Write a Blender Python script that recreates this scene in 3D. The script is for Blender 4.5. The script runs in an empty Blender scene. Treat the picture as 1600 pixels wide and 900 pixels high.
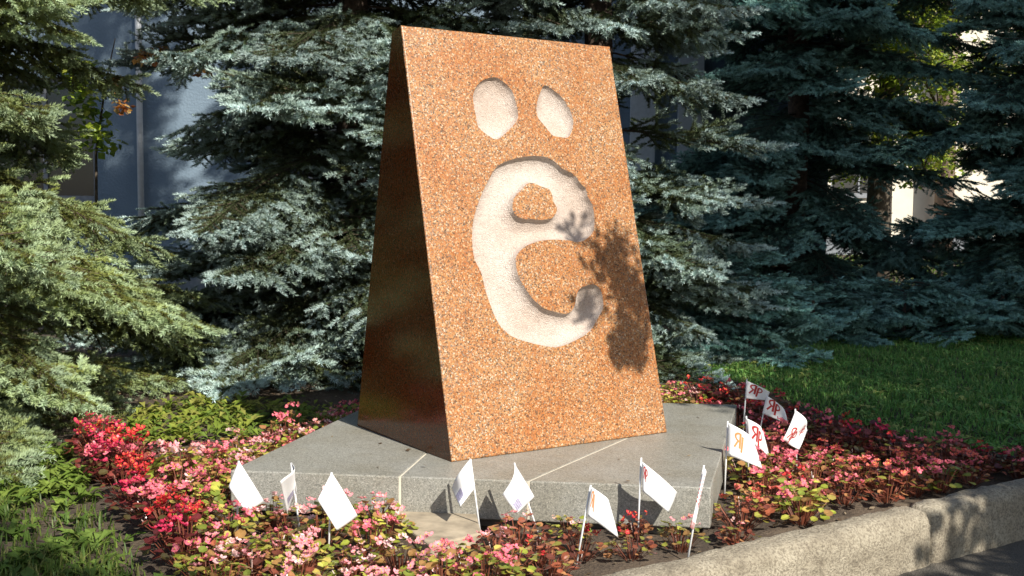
import bpy, math
import numpy as np
from mathutils import Matrix, Vector, noise as mnoise

SC = bpy.context.scene
COL = SC.collection
rng = np.random.default_rng(11)
R = math.radians

# ------------------------------------------------------------------ camera
F, CH, PITCH, ROLL = 1782.3, 1.408, -0.0769, 0.0081       # focal length in 1600-px units, eye height
fw = np.array([0, math.cos(PITCH), math.sin(PITCH)])
_r = np.array([1.0, 0, 0]); _u = np.cross(_r, fw)
rt = math.cos(ROLL) * _r + math.sin(ROLL) * _u
up = -math.sin(ROLL) * _r + math.cos(ROLL) * _u
EYE = np.array([0, 0, CH])
cd = bpy.data.cameras.new('camera'); cam = bpy.data.objects.new('camera', cd); COL.objects.link(cam)
m = Matrix.Identity(4)
for i in range(3):
    m[i][0], m[i][1], m[i][2], m[i][3] = rt[i], up[i], -fw[i], EYE[i]
cam.matrix_world = m
cd.sensor_width = 36; cd.lens = 36 * F / 1600; cd.clip_start = .05; cd.clip_end = 2000
SC.camera = cam

# ------------------------------------------------------------------ light
SUN_EL, SUN_AZ = R(40), R(145)                             # azimuth clockwise from +Y: from behind the camera, to its right
S = np.array([math.cos(SUN_EL) * math.sin(SUN_AZ), math.cos(SUN_EL) * math.cos(SUN_AZ), math.sin(SUN_EL)])
w = bpy.data.worlds.new('World'); SC.world = w; w.use_nodes = True
nt = w.node_tree
sky = nt.nodes.new('ShaderNodeTexSky'); sky.sky_type = 'NISHITA'; sky.sun_disc = False
sky.sun_elevation = SUN_EL; sky.sun_rotation = SUN_AZ
bg = nt.nodes['Background']; bg.inputs[1].default_value = 0.09
nt.links.new(sky.outputs[0], bg.inputs[0])
ld = bpy.data.lights.new('sun', 'SUN'); ld.energy = 5.0; ld.angle = R(.53); ld.color = (1, .95, .85)
sun = bpy.data.objects.new('sun', ld); COL.objects.link(sun)
sun.rotation_euler = Vector(-S).to_track_quat('-Z', 'Y').to_euler()
SC.view_settings.view_transform = 'Standard'; SC.view_settings.look = 'None'
SC.view_settings.exposure = 0.58; SC.view_settings.gamma = 1
SC.cycles.max_bounces = 6; SC.cycles.diffuse_bounces = 3; SC.cycles.transparent_max_bounces = 4


def at(px, py, Y=None, z=None):
    """a pixel of the 1600x900 photograph back to a point at distance Y or height z"""
    d = fw + rt * (px - 800) / F - up * (py - 450) / F
    t = (z - CH) / d[2] if z is not None else Y / d[1]
    return EYE + t * d


def inpoly(p, poly):
    ins = False
    for a, c in zip(poly, poly[1:] + poly[:1]):
        if (a[1] > p[1]) != (c[1] > p[1]) and p[0] < (c[0] - a[0]) * (p[1] - a[1]) / (c[1] - a[1]) + a[0]: ins = not ins
    return ins


# ------------------------------------------------------------------ object helpers
def tag(o, label=None, cat=None, group=None, kind=None):
    for k, v in (('label', label), ('category', cat), ('group', group), ('kind', kind)):
        if v: o[k] = v
    return o


def empty(name, loc=(0, 0, 0), rz=0.0, **k):
    o = bpy.data.objects.new(name, None); COL.objects.link(o)
    o.location = loc; o.rotation_euler.z = rz; o.empty_display_size = .1
    return tag(o, **k)


def mesh(name, V, faces, mats=(), mi=None, smooth=False, attr=None, col=None):
    """faces: list of integer arrays (n,3) / (n,4) or lists"""
    me = bpy.data.meshes.new(name)
    V = np.asarray(V, np.float32)
    loops, tot = [], []
    for f in faces:
        if isinstance(f, np.ndarray):
            loops.append(f.reshape(-1)); tot.append(np.full(len(f), f.shape[1]))
        else:
            loops.append(np.array(f)); tot.append(np.array([len(f)]))
    loops = np.concatenate(loops).astype(np.int32); tot = np.concatenate(tot).astype(np.int32)
    me.vertices.add(len(V)); me.vertices.foreach_set('co', V.ravel())
    me.loops.add(len(loops)); me.loops.foreach_set('vertex_index', loops)
    me.polygons.add(len(tot))
    me.polygons.foreach_set('loop_start', np.concatenate([[0], np.cumsum(tot)[:-1]]).astype(np.int32))
    for mt in mats: me.materials.append(mt)
    if mi is not None: me.polygons.foreach_set('material_index', np.asarray(mi, np.int32))
    me.polygons.foreach_set('use_smooth', np.full(len(tot), smooth))
    if attr is not None:
        a = me.attributes.new('age', 'FLOAT', 'POINT'); a.data.foreach_set('value', np.asarray(attr, np.float32))
    if col is not None:
        a = me.color_attributes.new('tint', 'FLOAT_COLOR', 'POINT')
        c = np.ones((len(V), 4), np.float32); c[:, :3] = col; a.data.foreach_set('color', c.ravel())
    me.update(calc_edges=True)
    return me


def link(name, me, parent=None, loc=None):
    o = bpy.data.objects.new(name, me); COL.objects.link(o)
    if parent is not None: o.parent = parent
    if loc is not None: o.location = loc
    return o


class MB:
    """collects plain shapes into one mesh"""
    def __init__(s): s.V = []; s.F = []; s.n = 0
    def add(s, V, F):
        s.V += [tuple(v) for v in V]; s.F += [[i + s.n for i in f] for f in F]; s.n += len(V)
    def box(s, x0, x1, y0, y1, z0, z1):
        V = [(x, y, z) for z in (z0, z1) for y in (y0, y1) for x in (x0, x1)]
        s.add(V, [[0, 2, 3, 1], [4, 5, 7, 6], [0, 1, 5, 4], [1, 3, 7, 5], [3, 2, 6, 7], [2, 0, 4, 6]])
    def tube(s, P, rad, n=6, cap=True):
        P = [np.array(p, float) for p in P]; V = []; Fs = []
        if np.isscalar(rad): rad = [rad] * len(P)
        for i, p in enumerate(P):
            d = P[min(i + 1, len(P) - 1)] - P[max(i - 1, 0)]; d /= np.linalg.norm(d) + 1e-9
            a = np.cross(d, (0, 0, 1) if abs(d[2]) < .9 else (1, 0, 0)); a /= np.linalg.norm(a); b = np.cross(d, a)
            for k in range(n):
                t = 2 * math.pi * k / n; V.append(p + rad[i] * (math.cos(t) * a + math.sin(t) * b))
        for i in range(len(P) - 1):
            for k in range(n):
                Fs.append([i * n + k, i * n + (k + 1) % n, (i + 1) * n + (k + 1) % n, (i + 1) * n + k])
        if cap:
            Fs.append(list(range(n))[::-1]); Fs.append([(len(P) - 1) * n + k for k in range(n)])
        s.add(V, Fs)
    def prism(s, poly, z0, z1):
        n = len(poly)
        V = [(p[0], p[1], z0) for p in poly] + [(p[0], p[1], z1) for p in poly]
        s.add(V, [list(range(n))[::-1], list(range(n, 2 * n))] + [[i, (i + 1) % n, n + (i + 1) % n, n + i] for i in range(n)])
    def build(s, name, mat, parent=None, smooth=False, bevel=0):
        o = link(name, mesh(name, s.V, s.F, [mat], smooth=smooth), parent)
        if bevel:
            b = o.modifiers.new('bevel', 'BEVEL'); b.width = bevel; b.segments = 2; b.limit_method = 'ANGLE'
        return o


# ------------------------------------------------------------------ materials
def mat(name):
    mt = bpy.data.materials.new(name); mt.use_nodes = True
    n = mt.node_tree.nodes; l = mt.node_tree.links
    return mt, n, l, n['Principled BSDF']


def ramp(n, l, src, stops, interp='LINEAR'):
    r = n.new('ShaderNodeValToRGB'); r.color_ramp.interpolation = interp
    e = r.color_ramp.elements
    while len(e) < len(stops): e.new(.5)
    for q, (p, c) in zip(e, stops):
        q.position = p; q.color = (*c, 1) if len(c) == 3 else c
    l.new(src, r.inputs[0]); return r.outputs[0]


def tex(n, l, kind, scale, coord='Object', **k):
    tc = n.new('ShaderNodeTexCoord'); t = n.new('ShaderNodeTex' + kind); t.inputs['Scale'].default_value = scale
    for a, b in k.items():
        if a in t.inputs: t.inputs[a].default_value = b
        else: setattr(t, a, b)
    l.new(tc.outputs[coord], t.inputs['Vector']); return t


def mixc(n, l, fac, a, b, mode='MIX'):
    x = n.new('ShaderNodeMix'); x.data_type = 'RGBA'; x.blend_type = mode
    for sock, v in ((x.inputs[0], fac), (x.inputs[6], a), (x.inputs[7], b)):
        if isinstance(v, (int, float)): sock.default_value = v
        elif isinstance(v, tuple): sock.default_value = (*v, 1)
        else: l.new(v, sock)
    return x.outputs[2]


def bump(n, l, p, src, dist, strength=1.0):
    b = n.new('ShaderNodeBump'); b.inputs['Distance'].default_value = dist; b.inputs['Strength'].default_value = strength
    l.new(src, b.inputs['Height']); l.new(b.outputs[0], p.inputs['Normal'])


def plain(name, c, rough=.6, noise_amt=.15, scale=20, metal=0):
    mt, n, l, p = mat(name)
    t = tex(n, l, 'Noise', scale, Detail=6.0)
    c0 = tuple(x * (1 - noise_amt) for x in c); c1 = tuple(min(1, x * (1 + noise_amt)) for x in c)
    l.new(ramp(n, l, t.outputs['Fac'], [(.3, c0), (.7, c1)]), p.inputs['Base Color'])
    p.inputs['Roughness'].default_value = rough; p.inputs['Metallic'].default_value = metal
    return mt


def granite(name, stops, scale, rough, patch=None, bumpd=0):
    mt, n, l, p = mat(name)
    wob = tex(n, l, 'Noise', scale * 1.5, Detail=2.0)
    v = tex(n, l, 'Voronoi', scale)
    tc = [q for q in n if q.type == 'TEX_COORD'][0]
    add = n.new('ShaderNodeVectorMath'); add.operation = 'MULTIPLY_ADD'
    l.new(wob.outputs['Color'], add.inputs[0]); add.inputs[1].default_value = (.6 / scale,) * 3
    l.new(tc.outputs['Object'], add.inputs[2]); l.new(add.outputs[0], v.inputs['Vector'])
    sep = n.new('ShaderNodeSeparateColor'); l.new(v.outputs['Color'], sep.inputs[0])
    c = ramp(n, l, sep.outputs[0], stops, 'CONSTANT')
    v2 = tex(n, l, 'Voronoi', scale * 2.3); s2 = n.new('ShaderNodeSeparateColor'); l.new(v2.outputs['Color'], s2.inputs[0])
    c2 = ramp(n, l, s2.outputs[1], stops, 'CONSTANT')
    c = mixc(n, l, .25, c, c2)
    if patch:
        t = tex(n, l, 'Noise', 3.5, Detail=4.0, Roughness=.6)
        c = mixc(n, l, ramp(n, l, t.outputs['Fac'], [(.36, (0, 0, 0)), (.66, (.75, .75, .75))]), c, patch, 'MULTIPLY')
    l.new(c, p.inputs['Base Color'])
    l.new(ramp(n, l, sep.outputs[1], [(0, (rough * .7,) * 3), (1, (rough * 1.3,) * 3)]), p.inputs['Roughness'])
    if bumpd: bump(n, l, p, v.outputs['Distance'], bumpd)
    return mt


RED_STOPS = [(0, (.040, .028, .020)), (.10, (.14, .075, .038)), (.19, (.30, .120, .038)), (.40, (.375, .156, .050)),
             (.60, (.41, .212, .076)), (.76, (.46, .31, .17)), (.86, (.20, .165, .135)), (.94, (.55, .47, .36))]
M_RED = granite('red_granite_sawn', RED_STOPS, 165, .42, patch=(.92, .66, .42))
M_REDP_SHADE = granite('red_granite_polished_shaded', [(p, tuple(x * q for x, q in zip(c, (.29, .18, .135)))) for p, c in RED_STOPS], 165, .15, patch=(1.0, .62, .45))  # polished side faces, colour darkened to stand in for their shade
PALE_STOPS = [(0, (.44, .36, .31)), (.06, (.53, .44, .385)), (.25, (.58, .49, .425)), (.65, (.62, .54, .475)), (.88, (.67, .60, .535))]
M_PALE = granite('red_granite_bush_hammered', PALE_STOPS, 210, .85, bumpd=.005, patch=(.80, .72, .66))
GREY_STOPS = [(0, (.14, .135, .12)), (.14, (.23, .225, .20)), (.45, (.30, .29, .255)), (.75, (.35, .34, .30)), (.94, (.48, .46, .41))]
M_GREY = granite('grey_granite', GREY_STOPS, 240, .52, patch=(.80, .76, .68))
M_MORTAR = plain('pale_mortar', (.62, .56, .45), .9)
M_PAPER, n_, l_, p_ = mat('white_paper')
p_.inputs['Base Color'].default_value = (.9, .9, .9, 1); p_.inputs['Roughness'].default_value = .6
tr = n_.new('ShaderNodeBsdfTranslucent'); tr.inputs[0].default_value = (.8, .8, .8, 1)
mx = n_.new('ShaderNodeMixShader'); mx.inputs[0].default_value = .14
l_.new(p_.outputs[0], mx.inputs[1]); l_.new(tr.outputs[0], mx.inputs[2]); l_.new(mx.outputs[0], n_['Material Output'].inputs[0])
M_STICK = plain('white_plastic_stick', (.72, .72, .72), .4, .04)
M_PRINT = plain('red_print', (.42, .035, .03), .6, .1)
M_PRINTORANGE = plain('orange_print', (.72, .28, .10), .6, .1)
M_PRINTGREY = plain('grey_print', (.42, .42, .45), .6, .1)
M_PRINTVIO = plain('violet_print', (.36, .33, .46), .6, .3, 90)
M_PRINTTAN = plain('tan_print', (.68, .55, .45), .6, .1)
M_BARK = plain('spruce_bark', (.085, .06, .045), .95, .4, 25)
M_TWIG = plain('spruce_twig_bark', (.06, .042, .028), .9, .3, 40)
M_DBARK = plain('deciduous_bark', (.12, .095, .07), .95, .4, 25)


# needle colours by age (young shoot, older, oldest) for the three kinds of spruce; the tree's own object colour picks the kind
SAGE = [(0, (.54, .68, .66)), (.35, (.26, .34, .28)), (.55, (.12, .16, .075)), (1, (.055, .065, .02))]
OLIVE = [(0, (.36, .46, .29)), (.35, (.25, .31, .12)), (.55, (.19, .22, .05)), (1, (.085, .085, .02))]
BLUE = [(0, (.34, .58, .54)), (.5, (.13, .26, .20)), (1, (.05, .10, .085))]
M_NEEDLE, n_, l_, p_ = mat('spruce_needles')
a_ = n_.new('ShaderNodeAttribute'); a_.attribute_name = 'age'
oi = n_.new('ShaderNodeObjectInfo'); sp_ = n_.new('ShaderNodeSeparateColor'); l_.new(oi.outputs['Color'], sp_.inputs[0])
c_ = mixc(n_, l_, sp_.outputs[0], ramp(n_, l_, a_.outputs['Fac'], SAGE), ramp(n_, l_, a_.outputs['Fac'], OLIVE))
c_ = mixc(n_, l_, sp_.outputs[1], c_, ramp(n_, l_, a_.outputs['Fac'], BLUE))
v_ = n_.new('ShaderNodeHueSaturation'); l_.new(c_, v_.inputs['Color'])
mr = n_.new('ShaderNodeMapRange'); mr.inputs[3].default_value = .75; mr.inputs[4].default_value = 1.25
l_.new(oi.outputs['Random'], mr.inputs[0]); l_.new(mr.outputs[0], v_.inputs['Value'])
l_.new(v_.outputs[0], p_.inputs['Base Color']); p_.inputs['Roughness'].default_value = .55; p_.inputs['Specular IOR Level'].default_value = .35
KIND_SAGE, KIND_OLIVE, KIND_BLUE = (0, 0, 0, 1), (1, 0, 0, 1), (0, 1, 0, 1)


def tint_mat(name, rough=.5, transl=.0, spec=.4, vary=.2):
    mt, n, l, p = mat(name)
    a = n.new('ShaderNodeAttribute'); a.attribute_name = 'tint'
    oi = n.new('ShaderNodeObjectInfo'); v = n.new('ShaderNodeHueSaturation'); l.new(a.outputs['Color'], v.inputs['Color'])
    mr = n.new('ShaderNodeMapRange'); mr.inputs[3].default_value = 1 - vary; mr.inputs[4].default_value = 1 + vary
    l.new(oi.outputs['Random'], mr.inputs[0]); l.new(mr.outputs[0], v.inputs['Value'])
    l.new(v.outputs[0], p.inputs['Base Color'])
    p.inputs['Roughness'].default_value = rough; p.inputs['Specular IOR Level'].default_value = spec
    if transl:
        t = n.new('ShaderNodeBsdfTranslucent'); l.new(v.outputs[0], t.inputs[0])
        x = n.new('ShaderNodeMixShader'); x.inputs[0].default_value = transl
        l.new(p.outputs[0], x.inputs[1]); l.new(t.outputs[0], x.inputs[2]); l.new(x.outputs[0], n['Material Output'].inputs[0])
    return mt


M_LEAF = tint_mat('begonia_leaf', .28, .25, .6)
M_PETAL = tint_mat('begonia_petal', .45, .3, .3)
M_TREELEAF = tint_mat('tree_leaf', .45, .45, .4)
M_GRASS = tint_mat('grass_blade', .5, .35, .3, 0)

# soil, road, kerb
M_SOIL, n_, l_, p_ = mat('dark_soil')
t1 = tex(n_, l_, 'Noise', 7, Detail=9.0, Roughness=.7); t2 = tex(n_, l_, 'Noise', 60, Detail=6.0)
c_ = ramp(n_, l_, t1.outputs['Fac'], [(.3, (.035, .025, .017)), (.55, (.085, .060, .040)), (.75, (.15, .115, .075))])
c_ = mixc(n_, l_, ramp(n_, l_, t2.outputs['Fac'], [(.5, (0, 0, 0)), (.75, (.6, .6, .6))]), c_, (.13, .10, .07))
l_.new(c_, p_.inputs['Base Color']); p_.inputs['Roughness'].default_value = .95; bump(n_, l_, p_, t2.outputs['Fac'], .02)
M_ROAD, n_, l_, p_ = mat('asphalt')
t1 = tex(n_, l_, 'Noise', 3, Detail=8.0); t2 = tex(n_, l_, 'Voronoi', 130)
c_ = ramp(n_, l_, t1.outputs['Fac'], [(.3, (.07, .06, .045)), (.7, (.17, .14, .10))])
c_ = mixc(n_, l_, .4, c_, ramp(n_, l_, t2.outputs['Distance'], [(0, (.2, .19, .17)), (.6, (.05, .05, .05))]))
l_.new(c_, p_.inputs['Base Color']); p_.inputs['Roughness'].default_value = .9; bump(n_, l_, p_, t2.outputs['Distance'], .006)
M_KERB, n_, l_, p_ = mat('weathered_concrete')
t1 = tex(n_, l_, 'Noise', 5, Detail=10.0, Roughness=.7); t2 = tex(n_, l_, 'Noise', 85, Detail=5.0, Roughness=.7)
c_ = ramp(n_, l_, t1.outputs['Fac'], [(.28, (.13, .105, .073)), (.46, (.36, .31, .23)), (.72, (.52, .46, .35))])
c_ = mixc(n_, l_, ramp(n_, l_, t2.outputs['Fac'], [(.38, (.75, .75, .75)), (.56, (0, 0, 0))]), c_, (.13, .105, .075))
l_.new(c_, p_.inputs['Base Color']); p_.inputs['Roughness'].default_value = .95; bump(n_, l_, p_, t2.outputs['Fac'], .012)


# ------------------------------------------------------------------ ground, road
K0 = np.array([.606, 4.340]); KD = np.array([.8192, .5735]); KN = np.array([.5735, -.8192])    # kerb's soil edge, its direction, towards the road
PLATE = [np.array(p) for p in ((-1.251, 4.991), (.853, 4.753), (1.353, 6.748), (-.76, 6.95))]


def axis(a, b, lo, hi, step):
    xs = list(np.arange(a, b + 1e-6, step)); s = step
    x = b
    while x < hi: s *= 1.5; x = min(hi, x + s); xs.append(x)
    x = a; s = step; pre = []
    while x > lo: s *= 1.5; x = max(lo, x - s); pre.append(x)
    return np.array(pre[::-1] + xs)


def gz(x, y):
    d = (x - K0[0]) * KN[0] + (y - K0[1]) * KN[1]
    z = .018 * np.sin(x * 2.1 + 1) * np.cos(y * 1.7) + .010 * np.sin(x * 7.3 + y * 5.1) + .006 * np.sin(x * 17.0 - y * 13.0) - .012
    z = np.where(y > 8, z * .6 , z)
    return np.where(d > .03, -.42, z)


gx = axis(-5, 6, -400, 400, .09); gy = axis(3.4, 14, -300, 500, .09)
X, Y_ = np.meshgrid(gx, gy); nx, ny = len(gx), len(gy)
V = np.stack([X, Y_, gz(X, Y_)], -1).reshape(-1, 3)
i = np.arange(nx * ny).reshape(ny, nx)
Q = np.stack([i[:-1, :-1], i[:-1, 1:], i[1:, 1:], i[1:, :-1]], -1).reshape(-1, 4)
tag(link('ground', mesh('ground', V, [Q], [M_SOIL], smooth=True)), kind='structure')
b = MB()
A_ = K0 + KN * .10
c4 = [A_ - KD * 60, A_ - KD * 60 + KN * 7, A_ + KD * 60 + KN * 7, A_ + KD * 60]
b.prism([tuple(q) for q in c4], -.39, -.225)
tag(b.build('road', M_ROAD), kind='structure')


def kerb_stone(s0, s1, label, twist, seed):
    prof = [(.0, -.34), (.0, -.02), (.008, .016), (.03, .028), (.10, .027), (.132, .018), (.150, -.008), (.156, -.05), (.162, -.15), (.170, -.34)]
    P = []
    for (a, c), (d, e) in zip(prof[:-1], prof[1:]):
        k = max(1, int(math.hypot(d - a, e - c) / .018))
        P += [(a + (d - a) * q / k, c + (e - c) * q / k) for q in range(k)]
    P.append(prof[-1]); L = s1 - s0; n = int(L / .018); V = []
    for q in range(n + 1):
        s = q / n * L; e = min(s, L - s); sh = .016 * math.exp(-e / .02)
        for (a, c) in P:
            v = Vector((s * 1.0 + seed * 9, a * 2, c * 2))
            d = .010 * mnoise.noise(v * 4) + .007 * mnoise.noise(v * 15) + .004 * mnoise.noise(v * 45)
            aa = a + d * (1 if a > .06 else -.4) - (sh if a > .07 else -sh); cc = c + d * .9 - (sh if c > -.05 else 0)
            V.append((s, -aa - twist * s, cc))
    m_ = len(P); i = np.arange((n + 1) * m_).reshape(n + 1, m_)
    Q = np.stack([i[:-1, :-1], i[1:, :-1], i[1:, 1:], i[:-1, 1:]], -1).reshape(-1, 4)
    o = link('kerb_stone', mesh('kerb_stone', V, [Q, list(i[0]), list(i[-1][::-1])], [M_KERB], smooth=True))
    p = K0 + KD * s0 - KN * .0
    o.location = (p[0], p[1], 0); o.rotation_euler.z = math.atan2(KD[1], KD[0])
    return tag(o, label=label, cat='kerb stone', group='kerb stones along the road')


kerb_stone(-1.6, 1.487, 'sunlit worn concrete kerb stone in front of the flower bed', 0, 1)
kerb_stone(1.500, 4.2, 'shaded mossy concrete kerb stone beyond the joint, running out of the picture', .012, 2)

# ------------------------------------------------------------------ plinth
pl = empty('granite_plinth', (0, 5.9, 0), label='low grey granite plinth under the red stele, ringed by begonias', cat='plinth')
FL, FR, BR, BL = PLATE
A0, A1 = np.array((-.484, 4.905)), np.array((-.36, 5.62))
B0, B1 = np.array((.076, 4.842)), np.array((.72, 5.98))
HUB, BM = np.array((.2, 6.2)), np.array((.25, 6.855))


def inset(poly, d):
    P = [np.array(p) for p in poly]; n = len(P); out = []
    for k in range(n):
        a, c, e = P[k - 1], P[k], P[(k + 1) % n]
        d1 = (c - a) / np.linalg.norm(c - a); d2 = (e - c) / np.linalg.norm(e - c)
        n1 = np.array((-d1[1], d1[0])); n2 = np.array((-d2[1], d2[0])); bis = n1 + n2
        out.append(c + bis * d / max(.3, 1 + n1 @ n2))
    return out


for poly in ([FL, A0, A1, HUB, BM, BL], [A0, B0, B1, HUB, A1], [B0, FR, BR, BM, HUB, B1]):
    b = MB(); b.prism([(p[0], p[1] - 5.9) for p in inset(poly, .0035)], .022, .2)
    b.build('stone_slab', M_GREY, pl, bevel=.006)
b = MB(); b.prism([(p[0], p[1] - 5.9) for p in inset([FL, FR, BR, BL], .006)], .03, .1965)
b.build('mortar_bed', M_MORTAR, pl)
b = MB(); b.prism([(p[0], p[1] - 5.9) for p in inset([FL, FR, BR, BL], .07)], -.1, .024)
b.build('footing', plain('footing_concrete', (.16, .14, .12), .95), pl)
q = [at(*p, z=.03)[:2] for p in ((600, 803), (672, 858), (752, 838), (744, 803))]
b = MB(); b.prism([tuple(p) for p in q][::1], -.06, .045)
fs = b.build('paving_stone', plain('tan_stone', (.34, .28, .20), .9, .35, 12), bevel=.008)
tag(fs, 'broken tan paving stone lying in the bed before the plinth', 'paving stone')

# ------------------------------------------------------------------ stele
BX, BY, YAW, SW, SD, SL, AL, AR, TD, DH, ZB, SH = -.271, 5.1824, .5833, 1.307, .9958, .5206, .010, .008, .0965, -.026, .2, 2.05
st = empty('granite_stele', (BX, BY, ZB + .0015), YAW, label='tall leaning red granite stele with a carved letter and two dots', cat='monument')
ex = np.array([math.cos(YAW), math.sin(YAW), 0]); ey = np.array([-math.sin(YAW), math.cos(YAW), 0])
T = np.array([0, SL, SH]); TLEN = np.linalg.norm(T); T /= TLEN; NIN = np.array([0, SH, -SL]) / TLEN


def face_uv(px, py):
    """pixel -> metres on the stele's sloping front (x along the base, s up the slope)"""
    d = fw + rt * (px - 800) / F - up * (py - 450) / F
    o = EYE - np.array([BX, BY, ZB]); lo = np.array([o @ ex, o @ ey, o[2]]); ldir = np.array([d @ ex, d @ ey, d[2]])
    t = -(lo @ NIN) / (ldir @ NIN); p = lo + t * ldir
    return p[0], p @ T


DOT1 = [(738, 149), (743, 136), (751.5, 127), (760, 123), (773, 121), (782, 125.5), (792.5, 133.5), (800, 143), (805, 157.5), (808.5, 173.5), (809, 184), (803, 195), (792.5, 205.5), (782, 215), (774, 218), (766, 214.5), (751.5, 204), (745, 195), (742, 179), (739, 163)]
DOT2 = [(849, 135), (856, 134.5), (865, 141.5), (878, 152), (888, 166.5), (894, 179), (896.5, 191), (894, 205.5), (888, 215), (878, 215), (865, 212.5), (858, 205.5), (851, 196.5), (842, 186), (838.7, 177), (838.7, 164.5), (842, 150), (846, 141.5)]
EBODY = [(773, 264), (782, 256.5), (799.5, 249.5), (821, 245), (835, 244), (853, 246), (867, 253), (879.5, 264), (897, 272.5), (906, 285), (916, 296), (918.5, 306.5), (926, 320.5), (929, 336.5), (929, 354.5), (924, 367), (913, 376), (901, 379), (892, 376.5), (870, 375), (850, 376), (833, 380), (820, 386), (811, 394), (806, 403), (806, 414.5), (809.5, 431.5), (817, 445), (825, 458), (836, 471), (851, 482.5), (866, 487), (877.5, 490), (887, 490), (894.5, 484.5), (899, 475), (901, 462), (905, 453), (915.5, 447), (930, 445), (938, 453), (942, 464.5), (942.5, 482), (933, 499.5), (922.5, 517), (901.5, 531), (877, 541.5), (859.5, 542.5), (828, 536), (800, 526), (779, 506.5), (765, 475), (758, 454), (751, 426), (740.5, 405), (737, 377), (738, 351), (742.5, 329.5), (753, 301), (766, 276)]
ISLE = [(801, 329.5), (801, 315), (805, 306.5), (815.5, 296), (824.5, 287), (835, 287), (846, 292), (858, 296), (862.5, 304.5), (865, 315), (870.5, 326), (867, 336.5), (860, 342), (842, 344), (828, 342), (821, 343), (808.5, 338.5)]


def smooth_poly(pts, k=3):
    P = np.array([face_uv(*p) for p in pts]); out = []
    n = len(P)
    for i in range(n):
        p0, p1, p2, p3 = P[i - 1], P[i], P[(i + 1) % n], P[(i + 2) % n]
        for j in range(k):
            t = j / k
            out.append(.5 * (2 * p1 + (p2 - p0) * t + (2 * p0 - 5 * p1 + 4 * p2 - p3) * t * t + (3 * p1 - p0 - 3 * p2 + p3) * t ** 3))
    return np.array(out)


def sdf(px, py, poly):
    """signed distance, positive inside"""
    d = np.full(px.shape, 9.0); ins = np.zeros(px.shape, bool)
    for a, c in zip(poly, np.roll(poly, -1, 0)):
        e = c - a; t = np.clip(((px - a[0]) * e[0] + (py - a[1]) * e[1]) / (e @ e + 1e-12), 0, 1)
        d = np.minimum(d, np.hypot(px - a[0] - t * e[0], py - a[1] - t * e[1]))
        if a[1] != c[1]:
            ins ^= ((a[1] > py) != (c[1] > py)) & (px < (c[0] - a[0]) * (py - a[1]) / (c[1] - a[1]) + a[0])
    return np.where(ins, d, -d)


CELL = .005
nu, nv = int(SW / CELL), int(TLEN / CELL)
us = np.concatenate([[0], np.linspace(.005, SW - .005, nu), [SW]]); vs = np.concatenate([[0], np.linspace(.005, TLEN - .005, nv), [TLEN]])
U, W_ = np.meshgrid(us, vs)
k1, k2, kE, kI = (smooth_poly(q) for q in (DOT1, DOT2, EBODY, ISLE))


def fields(U, W_):
    e = np.minimum(sdf(U, W_, kE), -sdf(U, W_, kI)); return e, sdf(U, W_, k1), sdf(U, W_, k2)


fe, f1, f2 = fields(U, W_)
allf = np.maximum(np.maximum(fe, f1), f2)
gy_, gx_ = np.gradient(allf, vs, us); gn = gx_ ** 2 + gy_ ** 2 + 1e-9
near = np.abs(allf) < CELL * .62
inner = np.zeros_like(near); inner[2:-2, 2:-2] = True; near &= inner
U = np.where(near, U - allf * gx_ / gn, U); W_ = np.where(near, W_ - allf * gy_ / gn, W_)
fe, f1, f2 = fields(U, W_)


def bowl(f, rad, dep): return dep * np.clip(1 - (1 - np.clip(f / rad, 0, 1)) ** 2, 0, 1) ** .5


dep = np.maximum.reduce([bowl(fe, .075, .054), bowl(f1, .10, .050), bowl(f2, .09, .045)])
rough_n = np.array([mnoise.noise(Vector((a * 28, c * 28, 0))) * .6 + mnoise.noise(Vector((a * 90, c * 90, 3))) * .4 for a, c in zip(U.ravel(), W_.ravel())]).reshape(U.shape)
dep = dep + np.where(dep > .012, rough_n * .0045, 0)
edge = np.zeros_like(dep); edge[0, :] = edge[-1, :] = edge[:, 0] = edge[:, -1] = 1
chip = np.array([mnoise.noise(Vector((a * 9, c * 9, 7))) for a, c in zip(U.ravel(), W_.ravel())]).reshape(U.shape)
dep = dep + edge * (.004 + np.clip(chip, 0, 1) * .006)
frac = W_ / TLEN
xl = AL * frac + (SW - (AL + AR) * frac) * (U / SW)
V = np.stack([xl, W_ * T[1] + dep * NIN[1], W_ * T[2] + dep * NIN[2]], -1)
H_, Wd = U.shape
i = np.arange(H_ * Wd).reshape(H_, Wd)
Q = np.stack([i[:-1, :-1], i[:-1, 1:], i[1:, 1:], i[1:, :-1]], -1).reshape(-1, 4)
cU = U.ravel()[Q].mean(1); cW = W_.ravel()[Q].mean(1)
ce, c1, c2 = fields(cU, cW)
Vf = V.reshape(-1, 3)


def sub(name, mask, mt, extra=None):
    q = Q[mask]; ids, inv = np.unique(q, return_inverse=True); q = inv.reshape(-1, 4)
    VV = Vf[ids]; faces = [q]
    if extra is not None:
        n0 = len(VV); ev, ef = extra(dict(zip(ids, range(len(ids))))); VV = np.vstack([VV, ev]); faces += ef(n0)
    me = mesh(name, VV, faces, [mt, M_REDP_SHADE] if extra is not None else [mt], smooth=True)
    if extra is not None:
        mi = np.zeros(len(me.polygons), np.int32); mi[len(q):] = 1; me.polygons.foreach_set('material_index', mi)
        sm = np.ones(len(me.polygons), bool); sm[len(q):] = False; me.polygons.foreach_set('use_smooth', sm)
    return link(name, me, st)


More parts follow.
